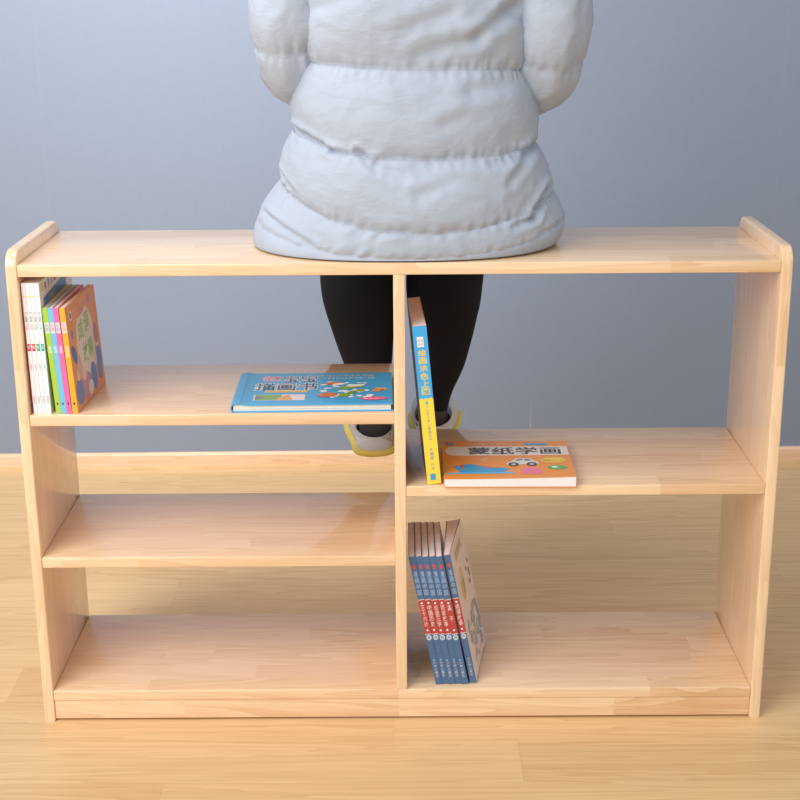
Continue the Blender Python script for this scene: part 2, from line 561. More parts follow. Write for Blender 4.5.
# --- four square picture books leaning on them
ln = R(3.2)
sq = [('square picture book with lime green spine, leaning next to the white-spined books', (170, 208, 74)),
      ('square picture book with sky blue spine, between lime green and pink ones', (120, 196, 232)),
      ('square picture book with hot pink spine, between sky blue and yellow-orange ones', (238, 110, 176)),
      ('square picture book with orange cover showing a white oval title, facing the empty shelf', (246, 176, 52))]
for i, (lab, c) in enumerate(sq):
    T, D, H = 0.0082, 0.172, 0.1705
    if i == 3: T = 0.0088
    b = thing('picture_book', lab, 'book', (-0.5419+i*0.0084 + (0.0008 if i == 3 else 0), 0.0115, ZL+0.0002), (0, -ln, -R((0, 0.4, 1.0, 3.2)[i])), 'square picture books leaning on the upper shelf')
    book_body(b, T, D, H, ink(*c), M_PAPER_WARM, c=0.0006, inset=0.0008)
    a = Art(lambda u, v, h: (u, -h, v))
    a.rect(0, 0, T, H, ink(*c))
    a.rect(0.001, H-0.040, T-0.001, H-0.023, ink(235, 225, 225))
    stack_text(a, '彩图', T/2, H-0.024, 0.006, 0.0052, ink(220, 90, 90) if i % 2 else ink(80, 140, 200))
    stack_text(a, '童话' if i < 3 else '成语故', T/2, H-0.060, 0.0055, 0.0048, WH)
    a.rect(0.003, 0.014, T-0.003, 0.018, INKB)
    a.build('spine_print', b)
    if i == 3:
        OR = ink(240, 156, 76)
        a = Art(lambda u, v, h: (T+h, u, v))
        a.rect(0.0, 0.0, D, H, OR, 1)
        # pale oval with green title
        a.oval(0.090, 0.096, 0.050, 0.058, ink(238, 226, 212))
        a.oval(0.085, 0.150, 0.030, 0.008, ink(236, 150, 90), 0.25)
        G2 = ink(150, 196, 72)
        for q, (ch, x, y) in enumerate((('成', 0.069, 0.118), ('语', 0.105, 0.124), ('故', 0.083, 0.079), ('事', 0.112, 0.080))):
            a.text(ch, x, y, 0.031, 0.033, G2, bold=0.0005)
        a.oval(0.024, 0.152, 0.007, 0.008, WH); a.oval(0.024, 0.152, 0.004, 0.005, INKB)
        a.text('彩绘注音版', 0.070, 0.159, 0.060, 0.008, ink(246, 214, 150), rot=0.1)
        a.oval(0.13, 0.155, 0.006, 0.007, ink(170, 160, 200)); a.oval(0.022, 0.122, 0.006, 0.008, ink(120, 150, 205))
        # children and animals along the foot, as plain blobs
        for (x, y, rx, ry, cc, ro) in ((0.026, 0.028, 0.020, 0.022, (104, 128, 190), 0.3), (0.07, 0.026, 0.026, 0.022, (196, 150, 170), 0),
                                       (0.112, 0.030, 0.017, 0.024, (92, 132, 204), 0.2), (0.150, 0.044, 0.015, 0.030, (104, 136, 200), 0), (0.150, 0.080, 0.009, 0.010, (246, 214, 190), 0), (0.028, 0.054, 0.009, 0.009, (246, 214, 190), 0),
                                       (0.040, 0.066, 0.013, 0.02, (226, 182, 172), 0.2), (0.148, 0.094, 0.012, 0.018, (196, 120, 100), 0.1),
                                       (0.02, 0.09, 0.010, 0.018, (92, 112, 180), 0.6), (0.088, 0.018, 0.014, 0.012, (238, 226, 214), 0),
                                       (0.128, 0.056, 0.010, 0.012, (240, 214, 190), 0), (0.06, 0.048, 0.011, 0.011, (246, 210, 190), 0)):
            a.oval(x, y, rx, ry, ink(*cc), ro)
        a.build('cover_art', b)

# --- blue board book lying flat
flatmap = lambda t, d, h: (d, h, t)
T, D, H = 0.0128, 0.256, 0.178
b = thing('board_book', 'blue children\'s drawing book lying flat beside the divider on the upper left shelf', 'book', (-0.2672, 0.0095, ZL+0.0002), (0, 0, R(0.9)))
SKY = ink(78, 170, 222)
wp = lambda t, d, h: t + (0.0022*exp(-((d-0.012)/0.010)**2) if t > 0.006 else 0)
book_body(b, T, D, H, SKY, M_CREAM, c=0.0019, inset=0.003, mapf=flatmap, round_spine=0.006, warp=wp, nseg=60)
mb = MB(); mb.box((0.008, 0.0028, 0.0046), (D-0.004, 0.0031, 0.0050), GREY); mb.build('page_gap', b)
a = Art(lambda u, v, h: (u, v, T+h+(0.0022*exp(-((u-0.012)/0.010)**2))))
a.rect(0.0155, 0.002, 0.0165, H-0.002, ink(44, 128, 190))
OUT = (ink(250, 250, 250), 0.0011)
DRK = ink(52, 62, 84)
a.text('我爱', 0.056, 0.146, 0.030, 0.028, ink(232, 120, 150), bold=0.0004, outline=(WH, 0.001))
a.text('宝宝', 0.103, 0.143, 0.058, 0.036, DRK, bold=0.0003, outline=OUT)
a.text('描画书', 0.083, 0.098, 0.102, 0.042, DRK, bold=0.0004, outline=OUT)
a.rect(0.050, 0.066, 0.118, 0.077, YEL); a.text('越画越聪明 越画越快乐', 0.084, 0.0715, 0.064, 0.008, ink(196, 92, 70))
a.rect(0.034, 0.022, 0.116, 0.054, ink(236, 220, 226))
a.rect(0.036, 0.023, 0.078, 0.053, ink(134, 176, 84)); a.poly([(0.07, 0.023), (0.098, 0.023), (0.09, 0.053), (0.075, 0.040)], ink(232, 170, 96))
a.poly([(0.037, 0.023), (0.05, 0.038), (0.037, 0.05)], ink(120, 130, 140))
for (x, y, w) in ((0.136, 0.160, 0.010), (0.165, 0.160, 0.028), (0.205, 0.160, 0.030)):
    a.text('宝宝学画', x, y, w*1.3, 0.010, ink(246, 206, 150))
a.text('小手画出大世界 我是小画家', 0.185, 0.145, 0.088, 0.007, WH)
rnd = random.Random(9)
for q in range(40):
    a.oval(0.142+0.078*rnd.random(), 0.034+0.092*rnd.random(), 0.003+0.005*rnd.random(), 0.002+0.003*rnd.random(), WH, rnd.random()-0.2, 10)
a.oval(0.160, 0.114, 0.014, 0.008, ink(226, 128, 70), 0.2); a.oval(0.168, 0.108, 0.011, 0.006, WH, 0.4)
a.oval(0.188, 0.090, 0.022, 0.007, ink(146, 178, 70), 0.35); a.oval(0.196, 0.100, 0.016, 0.006, ink(245, 245, 240), 0.2)
a.oval(0.152, 0.048, 0.016, 0.011, ink(224, 120, 48), 0.3); a.oval(0.178, 0.046, 0.009, 0.011, ink(140, 176, 62), -0.4)
a.oval(0.190, 0.060, 0.006, 0.012, ink(120, 166, 60), -0.5); a.oval(0.204, 0.072, 0.006, 0.008, ink(140, 176, 62), 0.4)
a.poly([(0.222, 0.062), (0.236, 0.066), (0.24, 0.078), (0.247, 0.070), (0.246, 0.086), (0.229, 0.084)], ink(242, 170, 96))
a.text('手绘', 0.233, 0.073, 0.016, 0.012, ink(222, 82, 60))
a.oval(0.226, 0.026, 0.022, 0.009, ink(238, 86, 140), 0.05); a.text('适合幼儿', 0.226, 0.026, 0.034, 0.008, WH, rot=0.05)
a.build('cover_art', b)

# --- thick blue and yellow book standing by the divider
T, D, H = 0.0222, 0.20, 0.2615
b = thing('drawing_book', 'thick blue and yellow book standing upright, leaning left beside the divider', 'book', (0.0432, 0.008, ZR+0.0002), (0, -R(5.2), R(2.2)))
BL2 = ink(66, 172, 232); YL2 = ink(248, 222, 78)
book_body(b, T, D, H, ink(206, 172, 120), M_PAPER_WARM, c=0.0007, inset=0.0008)
a = Art(lambda u, v, h: (u, -h, v))
zs = H*0.548
a.rect(0, 0, T, zs, YL2)
a.poly([(0, zs-0.001), (T, zs-0.001), (T, H), (0, H)], BL2)
a.poly([(T*q/6.0, zs-0.001+(0.0025 if q % 2 else 0.0)) for q in range(7)] + [(T, zs-0.004), (0, zs-0.004)], YL2)
a.rect(0.0055, H-0.034, 0.0155, H-0.0175, ink(250, 240, 238)); a.text('简单', 0.0105, H-0.0235, 0.0085, 0.0045, ink(70, 150, 90)); a.text('好学', 0.0105, H-0.0295, 0.0085, 0.0035, RED)
stack_text(a, '绘画涂色上图', T*0.52, H-0.037, 0.0112, 0.0130, ink(238, 208, 84), gap=1.13, bold=0.0004)
stack_text(a, '一本让孩子爱上画画的书', T*0.52, zs-0.004, 0.0048, 0.0040, ink(110, 170, 190), gap=1.25)
stack_text(a, '大画册', T*0.52, 0.062, 0.0055, 0.0052, ink(60, 150, 210), gap=1.3)
stack_text(a, '出版', T*0.52, 0.036, 0.005, 0.005, ink(170, 190, 150), gap=1.2)
a.rect(0.006, 0.007, 0.0145, 0.0175, ink(70, 160, 210))
a.build('spine_print', b)
a = Art(lambda u, v, h: (-h, u, v))
a.rect(0.0, 0.0, D, H, ink(120, 86, 66)); a.build('back_cover', b)  # back cover in dark brown: the shade on it is painted into the colour
a = Art(lambda u, v, h: (T+h, u, v))
a.rect(0.0, 0.0, D, zs, YL2); a.rect(0.0, zs, D, H, BL2); a.build('front_cover', b)

# --- orange paperback lying flat on the right shelf
T, D, H = 0.0142, 0.211, 0.186
b = thing('craft_book', 'thick orange paperback lying flat on the right shelf, car and boat on cover', 'book', (0.0688, -0.004, ZR+0.0002), (0, 0, R(-0.8)))
ORG = ink(240, 152, 64)
def wp2(t, d, h): return t*(1 + 0.30*(d/0.213)**2*(1-h/0.186))
book_body(b, T, D, H, ORG, M_PAPER, c=0.0006, inset=0.001, mapf=flatmap, warp=wp2, nseg=40)
mb = MB()
# spine strip of the paperback darkened by its own printed edge
a = Art(lambda u, v, h: (u*0.99, v*1.05, wp2(T, u*0.99, v*1.05)+h+0.0001))
a.rect(0.018, 0.105, 0.2115, 0.150, ink(234, 224, 214), 14); a.oval(0.020, 0.1275, 0.016, 0.0222, ink(234, 224, 214))
a.text('蒙纸学画', 0.121, 0.1275, 0.156, 0.035, ink(44, 40, 40), bold=0.0004)
a.text('儿童创意 美术启蒙 手绘', 0.090, 0.160, 0.115, 0.007, ink(246, 216, 160))
a.rect(0.140, 0.155, 0.180, 0.166, ink(84, 170, 220), 3)
a.rect(0.006, 0.156, 0.018, 0.170, ink(70, 110, 160), 2); a.text('画', 0.012, 0.163, 0.008, 0.009, ink(190, 214, 230))
# boat on water
a.poly([(0.004, 0.020), (0.115, 0.020), (0.115, 0.028), (0.004, 0.026)], ink(110, 190, 232))
a.poly([(0.016, 0.052), (0.030, 0.062), (0.046, 0.066), (0.060, 0.058), (0.110, 0.042), (0.098, 0.028), (0.030, 0.024)], ink(74, 160, 214))
a.poly([(0.026, 0.060), (0.034, 0.064), (0.044, 0.030), (0.036, 0.030)], ink(226, 80, 70))
a.poly([(0.058, 0.060), (0.100, 0.044), (0.088, 0.040), (0.056, 0.046)], ink(224, 110, 80))
a.poly([(0.058, 0.084), (0.078, 0.098), (0.070, 0.076)], ink(240, 176, 110))
# car
a.poly([(0.104, 0.066), (0.114, 0.078), (0.122, 0.090), (0.144, 0.090), (0.152, 0.076), (0.158, 0.070), (0.156, 0.062), (0.106, 0.060)], ink(232, 228, 226))
a.poly([(0.119, 0.078), (0.124, 0.087), (0.132, 0.087), (0.132, 0.078)], ink(110, 130, 150)); a.poly([(0.135, 0.078), (0.135, 0.087), (0.143, 0.087), (0.147, 0.078)], ink(110, 130, 150))
for x in (0.116, 0.146): a.oval(x, 0.062, 0.0085, 0.0095, ink(50, 50, 56)); a.oval(x, 0.062, 0.004, 0.0045, ink(200, 200, 200))
# badge, pink octopus, green leaf
a.poly([(0.160, 0.078), (0.170, 0.092), (0.198, 0.092), (0.205, 0.078), (0.196, 0.066), (0.170, 0.066)], ink(246, 206, 70))
a.text('画画真好玩', 0.183, 0.079, 0.034, 0.010, ink(190, 110, 40))
PK = ink(238, 124, 160)
a.oval(0.142, 0.034, 0.015, 0.013, PK)
for q in range(4): a.oval(0.129+q*0.0088, 0.022, 0.005, 0.007, PK)
a.oval(0.186, 0.044, 0.016, 0.010, ink(96, 184, 96), -0.15); a.oval(0.182, 0.046, 0.005, 0.004, WH)
a.build('cover_art', b)

# --- six comic books leaning against the divider
names = ['三十六计', '中国历史', '论语三字', '百家故事', '孟 子', '成语故事']
cl = ['blue comic book with red band, leaning against the divider, leftmost of six',
      'blue comic book with red band, second from the divider of six leaning ones',
      'blue comic book with red band, third from the divider of six leaning ones',
      'blue comic book with red band, fourth from the divider of six leaning ones',
      'blue comic book with red band, fifth from the divider, short two-character title',
      'blue comic book at the right end of six, pale front cover visible']
ln6 = R(11.0)
CB = ink(76, 110, 150); CR = ink(188, 70, 66)
for i in range(6):
    T, D, H = 0.0106, 0.152, 0.2355
    gap = 0.0 if i < 5 else 0.0062
    b = thing('comic_book', cl[i], 'book', (0.0572+i*(T+0.0002)/cos(ln6)+gap*0.45, 0.0165 + (0.004 if i == 5 else 0.0012*(i % 2)), ZB+0.0002), (0, -ln6 if i < 5 else -R(11.2), 0 if i < 5 else -R(3.5)), 'comic books leaning on the bottom board')
    fan = 1.35 if i == 5 else 0.0
    wp6 = lambda t, d, h: t*(1+fan*(d/D)**1.2)
    book_body(b, T, D, H, CB, M_PAPER_WARM, c=0.0006, inset=0.0007, warp=wp6, nseg=24 if i == 5 else 6)
    a = Art(lambda u, v, h: (u, -h, v))
    a.rect(0.0, 0.094, T, 0.157, CR); a.rect(0, 0.093, T, 0.0945, ink(226, 196, 190)); a.rect(0, 0.1565, T, 0.158, ink(226, 196, 190))
    a.rect(0.0030, H-0.022, T-0.0030, H-0.0145, ink(206, 84, 74))
    stack_text(a, '漫画中国', T*0.5, H-0.026, 0.0098, 0.0068, ink(150, 176, 206), gap=1.15, bold=0.0003)
    a.oval(T/2, 0.151, 0.0017, 0.0017, WH); a.oval(T/2, 0.101, 0.0017, 0.0017, WH)
    stack_text(a, names[i], T/2, 0.1475, 0.0090, 0.0066, ink(240, 214, 204), gap=1.12, bold=0.0002)
    a.oval(T/2, 0.0875, 0.0044, 0.0050, ink(196, 210, 222)); a.text('典', T/2, 0.0875, 0.0050, 0.0056, CB)
    stack_text(a, '彩色版', T/2, 0.076, 0.0046, 0.0040, ink(96, 134, 180), gap=1.2)
    a.poly([(T/2-0.002, 0.044), (T/2+0.002, 0.044), (T/2, 0.0475)], ink(130, 190, 230))
    stack_text(a, '少年儿童社', T/2, 0.043, 0.0050, 0.0050, ink(196, 206, 216), gap=1.2, bold=0.0002)
    a.build('spine_print', b)
    if i == 5:
        a = Art(lambda u, v, h: (wp6(T, u, v)+h+0.0002, u, v))
        a.rect(0.0008, 0, D, H, ink(246, 236, 233), 16)
        a.oval(0.060, 0.155, 0.020, 0.030, ink(226, 196, 130)); a.oval(0.066, 0.148, 0.010, 0.018, ink(168, 176, 150)); a.oval(0.056, 0.170, 0.010, 0.010, ink(236, 214, 190))
        rnd = random.Random(3)
        for q in range(60):
            a.oval(0.035+0.11*rnd.random(), 0.012+0.085*rnd.random(), 0.004+0.007*rnd.random(), 0.003+0.006*rnd.random(), ink(*rnd.choice([(166, 182, 196), (146, 166, 188), (206, 208, 210), (184, 192, 196)])), rnd.random()*3, 9)
        for q in range(6):
            a.oval(0.10+0.035*rnd.random(), 0.12+0.05*rnd.random(), 0.004, 0.006, ink(150, 164, 160), rnd.random()*3, 9)
        a.text('成语故事', 0.075, 0.212, 0.07, 0.018, ink(190, 160, 150))
        a.build('cover_art', b)

# ------------------------------------------------------------------ the person
XC = 0.025
person = thing('person', 'person in silver-grey quilted jacket and black trousers sitting on the bookshelf, back turned', 'person', (0, 0, 0))

def off(p): return tuple(p)
LEGL = [(-0.062, 0.15, 0.868), (-0.072, 0.40, 0.862), (-0.080, 0.505, 0.815), (-0.079, 0.500, 0.70), (-0.074, 0.490, 0.61), (-0.0625, 0.488, 0.50), (-0.054, 0.493, 0.43), (-0.050, 0.495, 0.372)]
LEGR = [(0.106, 0.15, 0.868), (0.098, 0.40, 0.862), (0.090, 0.505, 0.815), (0.086, 0.500, 0.70), (0.083, 0.492, 0.61), (0.079, 0.492, 0.50), (0.067, 0.498, 0.44), (0.061, 0.500, 0.392)]
RL = [0.080, 0.078, 0.073, 0.0735, 0.0695, 0.0490, 0.0370, 0.0305]
ARML = [(-0.125, 0.150, 1.355), (-0.158, 0.140, 1.24), (-0.164, 0.120, 1.10), (-0.140, 0.215, 1.030), (-0.065, 0.335, 0.985)]
ARMR = [(0.178, 0.150, 1.355), (0.222, 0.140, 1.24), (0.233, 0.120, 1.09), (0.196, 0.215, 1.020), (0.110, 0.335, 0.980)]

# body: one continuous surface
mb = MB()
S = M_SKIN
tube(mb, [(XC, 0.16, 0.80, 0.07), (XC, 0.15, 0.86, 0.125), (XC, 0.145, 0.98, 0.105), (XC, 0.15, 1.12, 0.110), (XC, 0.15, 1.26, 0.118), (XC, 0.15, 1.35, 0.095), (XC, 0.155, 1.40, 0.055), (XC, 0.165, 1.46, 0.048), (XC, 0.175, 1.52, 0.048)], S, seg=32, flat=(0.72, 1.12), up=(0, 1, 0))
# head
HC = Vector((XC, 0.185, 1.585))
ellipsoid(mb, HC + Vector((0, 0, 0.012)), (0.072, 0.092, 0.098), S)
ellipsoid(mb, HC + Vector((0, 0.028, -0.045)), (0.056, 0.062, 0.066), S)
ellipsoid(mb, HC + Vector((0, 0.078, -0.090)), (0.022, 0.018, 0.018), S)
tube(mb, [HC[:] and (HC.x, HC.y+0.084, HC.z+0.012, 0.008), (HC.x, HC.y+0.100, HC.z-0.018, 0.012), (HC.x, HC.y+0.096, HC.z-0.030, 0.012)], S, seg=12)
tube(mb, [(HC.x-0.022, HC.y+0.082, HC.z-0.058, 0.004), (HC.x, HC.y+0.089, HC.z-0.056, 0.0075), (HC.x+0.022, HC.y+0.082, HC.z-0.058, 0.004)], S, seg=12)
for s in (-1, 1):
    ellipsoid(mb, HC + Vector((s*0.072, 0.0, -0.012)), (0.008, 0.018, 0.031), S, Euler((0.15, 0, s*0.3)))
    tube(mb, [(HC.x+s*0.012, HC.y+0.084, HC.z+0.020, 0.007), (HC.x+s*0.032, HC.y+0.082, HC.z+0.026, 0.008), (HC.x+s*0.052, HC.y+0.066, HC.z+0.018, 0.006)], S, seg=10)
    ellipsoid(mb, HC + Vector((s*0.030, 0.074, 0.004)), (0.014, 0.010, 0.008), S)
for LEG in (LEGL, LEGR):
    pts = [(p[0], p[1], p[2], max(r*0.84-0.003, 0.021)) for p, r in zip(LEG, RL)]
    e = LEG[-1]
    tube(mb, pts + [(e[0], e[1], e[2]-0.05, 0.0235)], S, seg=20)
    tube(mb, [(e[0], e[1]-0.025, e[2]-0.055, 0.022), (e[0], e[1]+0.02, e[2]-0.050, 0.024), (e[0]*1.05, e[1]+0.09, e[2]-0.060, 0.020), (e[0]*1.15, e[1]+0.155, e[2]-0.066, 0.012)], S, seg=16, flat=(0.75, 1.3))
for s, ARM in ((-1, ARML), (1, ARMR)):
    tube(mb, [(XC+s*0.06, 0.155, 1.325, 0.045)] + [(p[0], p[1], p[2], r) for p, r in zip(ARM, (0.044, 0.042, 0.037, 0.034, 0.026))], S, seg=20)
    w = Vector(ARM[-1]); d = (Vector((XC - s*0.005, 0.43, 0.962)) - w).normalized()
    lat = Vector((0, 0, 1)).cross(d).normalized()
    n = d.cross(lat).normalized()
    def P(a, b, c): q = w + d*a + lat*b + n*c; return (q.x, q.y, q.z)
    tube(mb, [P(-0.01, 0, 0)+(0.024,), P(0.035, 0, 0.004)+(0.031,), P(0.075, 0, 0.002)+(0.036,), P(0.092, 0, 0)+(0.030,)], S, seg=18, flat=(0.42, 1.1))
    for q, (b0, ln_) in enumerate(((-0.029, 0.064), (-0.010, 0.074), (0.010, 0.070), (0.029, 0.054))):
        tube(mb, [P(0.078, b0, 0)+(0.0088,), P(0.09+ln_*0.40, b0*1.08, 0.002)+(0.0085,), P(0.09+ln_*0.75, b0*1.1, -0.010)+(0.0078,), P(0.09+ln_*0.95, b0*1.1, -0.024)+(0.0064,)], S, seg=12, n=5)
    ts = s
    tube(mb, [P(0.02, -ts*0.022, -0.002)+(0.012,), P(0.045, -ts*0.044, -0.008)+(0.0105,), P(0.072, -ts*0.053, -0.014)+(0.0095,), P(0.092, -ts*0.052, -0.019)+(0.007,)], S, seg=12, n=5)
body = weld(mb, 'body', 0.0048, M_SKIN, person, 4)

# eyes, hair
for s in (-1, 1):
    mb = MB(); ellipsoid(mb, HC + Vector((s*0.030, 0.0805, 0.003)), (0.0105, 0.006, 0.0052), ink(244, 242, 238)); ellipsoid(mb, HC + Vector((s*0.030, 0.0850, 0.003)), (0.0046, 0.0026, 0.0046), ink(40, 28, 22))
    mb.build('eye', person, smooth=True)
mb = MB(); vs = []; fs = []
nu, nv = 48, 22
for j in range(nv+1):
    for i in range(nu):
        a = 2*pi*i/nu                      # 0 = front (+y)
        front = max(0.0, cos(a))
        end = 0.46 + 0.79*(1-front**0.7) if front > 0 else 1.25
        ph = min(j/nv, 1.0) * pi/2 * end * 1.02
        if ph <= pi/2:
            x, y, z = 0.083*sin(ph)*sin(a), 0.103*sin(ph)*cos(a), 0.110*cos(ph)
        else:
            dz = (ph-pi/2)*0.30
            x, y, z = (0.083-0.05*dz)*sin(a), (0.103-0.08*dz)*cos(a), -dz
        w = 1 + 0.012*noise.noise((a*9, j*0.08, 0))
        vs.append((HC.x+x*w, HC.y+y*w-0.004, HC.z+0.014+z*w))
for j in range(nv):
    for i in range(nu):
        fs.append((j*nu+i, (j+1)*nu+i, (j+1)*nu+(i+1) % nu, j*nu+(i+1) % nu))
mb.add(vs, fs, M_HAIR)
h = mb.build('hair', person, smooth=True, recalc=False)
m = h.modifiers.new('s', 'SOLIDIFY'); m.thickness = 0.010; m.offset = -1

# trousers
mb = MB()
for LEG in (LEGL, LEGR):
    def crease(L, a, LL):
        return 0.0022*noise.noise((L*22, cos(a)*1.5, sin(a)*1.5)) * min(1, L/0.2)
    tube(mb, [(p[0], p[1], p[2], r) for p, r in zip(LEG, RL)], M_TROUSER, seg=32, n=12, mod=crease)
ellipsoid(mb, (XC-0.003, 0.15, 0.868), (0.155, 0.125, 0.085), M_TROUSER)
weld(mb, 'trousers', 0.006, M_TROUSER, person, 5)

# socks
for LEG in (LEGL, LEGR):
    e = LEG[-1]; mb = MB()
    tube(mb, [(e[0], e[1], e[2]+0.035, 0.0275), (e[0], e[1]+0.001, e[2]-0.01, 0.0300), (e[0], e[1]+0.002, e[2]-0.052, 0.0310)], M_SOCK, seg=24,
         mod=lambda L, a, LL: 0.0006*sin(a*20))
    mb.build('sock', person, smooth=True)

# shoes
def outline(scale=1.0, grow=0.0, n=56):
    """sole plan: heel at y=0, toe at y=0.25 (right-foot bias given by caller)"""
    pts = []
    Ln = 0.250
    for k in range(n):
        a = 2*pi*k/n
        y = Ln/2 - Ln/2*cos(a)
        t = y/Ln
        w = 0.036*sqrt(max(0, 1-((0.13-t)/0.13)**2)) if t < 0.13 else 0.036 + (0.0125*(0.5-0.5*cos(pi*min(1, (t-0.13)/0.55))))
        if t > 0.68: w = 0.0485*sqrt(max(0, 1-((t-0.68)/0.32)**2))
        s = 1 if a < pi else -1
        pts.append((s*w, y))
    cx, cy = 0.0, Ln/2
    return [(x + (grow if x > 0 else -grow)*(abs(x)/0.036 if abs(x) < 0.036 else 1), cy+(y-cy)*(1+2*grow/Ln)) for x, y in pts]
def shoe(loc, yaw, pitch, ank):
    def T(x, y, z):
        v = Matrix.Rotation(yaw, 3, 'Z') @ Matrix.Rotation(pitch, 3, 'X') @ Vector((x, y, z)); return (v + Vector(loc))[:]
    mb = MB()
    base = outline(grow=-0.003); n = len(base)
    rows = []
    acy = 0.062
    N = 12
    for j in range(N+1):
        t = j/N
        b = t**1.8
        row = []
        for (x, y) in base:
            ang = math.atan2(x, -(y-0.125))
            rx, ry = 0.0365*sin(ang), acy - 0.0500*cos(ang)
            bulge = 0.004*sin(pi*min(1, t*1.4))
            xx = x*(1-b)+rx*b; yy = y*(1-b)+ry*b
            fr = 0.5-0.5*cos(ang)                       # 0 at the heel, 1 at the toe
            top = 0.036 + 0.022*fr
            zz = 0.009 + (top-0.009)*t + 0.016*fr*sin(pi*t)
            row.append(T(xx*(1+bulge/0.05), yy, zz))
        rows.append(row)
    row = []
    for (x, y) in base:
        ang = math.atan2(x, -(y-0.125)); fr = 0.5-0.5*cos(ang)
        row.append(T(0.0330*sin(ang), acy-0.0465*cos(ang), 0.024 + 0.022*fr))
    rows.append(row)
    vs = [p for r in rows for p in r]; fs = []
    for j in range(len(rows)-1):
        for k in range(n):
            fs.append((j*n+k, j*n+(k+1) % n, (j+1)*n+(k+1) % n, (j+1)*n+k))
    mb.add(vs, fs, M_SHOE)
    up = mb.build('shoe', person, smooth=True)
    mb = MB(); vs = []; fs = []
    prof = [(-0.002, 0.0), (0.0040, 0.002), (0.0065, 0.005), (0.0065, 0.009), (0.0045, 0.0115), (-0.006, 0.0115)]
    for g, z in prof:
        vs += [T(x, y, z) for x, y in outline(grow=g)]
    for j in range(len(prof)-1):
        for k in range(n):
            fs.append((j*n+k, j*n+(k+1) % n, (j+1)*n+(k+1) % n, (j+1)*n+k))
    fs.append(tuple(range(n))[::-1]); fs.append(tuple(range((len(prof)-1)*n, len(prof)*n)))
    mb.add(vs, fs, M_SOLE)
    so = mb.build('sole', up, smooth=False); smooth_by_angle(so, 0.8)
    so['label'] = 'yellow rubber sole'
shoe((-0.048, 0.436, 0.314), R(4), R(0), None)
shoe((0.060, 0.440, 0.333), R(-3), R(0), None)

# ------------------------------------------------------------------ jacket
# level: z at back, left, right, front ; x left, x right ; y back, y front
LV = [
    (0.7815, 0.7815, 0.7835, 0.880, -0.236, 0.256, 0.002, 0.36),
    (0.7845, 0.820, 0.822, 0.945, -0.229, 0.268, 0.0025, 0.37),
    (0.8235, 0.884, 0.868, 0.965, -0.186, 0.243, 0.004, 0.345),
    (0.9330, 0.966, 0.944, 0.990, -0.163, 0.215, 0.020, 0.300),
    (1.0640, 1.075, 1.058, 1.085, -0.148, 0.202, 0.033, 0.275),
    (1.2000, 1.205, 1.200, 1.200, -0.152, 0.204, 0.035, 0.265),
    (1.3050, 1.300, 1.300, 1.290, -0.146, 0.200, 0.040, 0.258),
    (1.3850, 1.365, 1.365, 1.355, -0.116, 0.166, 0.062, 0.240),
    (1.4300, 1.430, 1.430, 1.415, -0.043, 0.093, 0.095, 0.235),
    (1.4800, 1.480, 1.480, 1.465, -0.045, 0.095, 0.100, 0.245),
]
# folds pulled into the back panel: x0, z0, x1, z1, width, depth
FOLD = [
    (-0.158, 0.972, -0.100, 0.944, 0.0055, 0.0090), (-0.100, 0.944, -0.072, 0.938, 0.005, 0.005),
    (-0.060, 0.944, -0.030, 0.915, 0.006, 0.0055), (-0.030, 0.925, 0.010, 0.905, 0.010, 0.003),
    (0.206, 0.944, 0.165, 0.895, 0.009, 0.0060), (0.196, 0.936, 0.140, 0.925, 0.008, 0.0035),
    (0.228, 0.880, 0.205, 0.838, 0.0075, 0.0100), (0.205, 0.838, 0.175, 0.828, 0.0075, 0.0060),
    (0.110, 1.030, 0.185, 1.048, 0.017, 0.0042), (0.172, 1.155, 0.115, 1.108, 0.013, 0.0070),
    (0.115, 1.108, 0.030, 1.085, 0.014, 0.0040), (0.190, 1.128, 0.150, 1.150, 0.008, 0.0040),
    (0.075, 1.145, 0.005, 1.120, 0.015, 0.003), (-0.120, 1.150, -0.06, 1.165, 0.012, 0.0025),
    (0.030, 0.880, 0.090, 0.905, 0.012, 0.0022), (0.07, 0.985, 0.150, 1.010, 0.014, 0.0022),
    (-0.205, 0.838, -0.130, 0.800, 0.006, 0.0055), (0.255, 0.822, 0.215, 0.812, 0.005, 0.004),
    (-0.178, 0.900, -0.160, 0.878, 0.006, 0.0045), (0.0, 1.05, 0.06, 1.03, 0.010, 0.002),
]
def lerp(a, b, t): return a+(b-a)*t
def fold_depth(x, z):
    d = 0.0
    for x0, z0, x1, z1, w, dp in FOLD:
        ex, ez = x1-x0, z1-z0
        t = max(0, min(1, ((x-x0)*ex+(z-z0)*ez)/(ex*ex+ez*ez)))
        dx, dz = x-x0-ex*t, z-z0-ez*t
        q = (dx*dx+dz*dz)/(w*w*0.55)
        if q < 16:
            s = 1-0.55*t
            d += -dp*s*exp(-q) + dp*0.55*s*exp(-(sqrt(q)-1.9)**2)*(1 if dz > 0 else 0.5)
    return d
NTH, ROWS = 420, 26
vs = []; nrow = 0
seam_rows = []
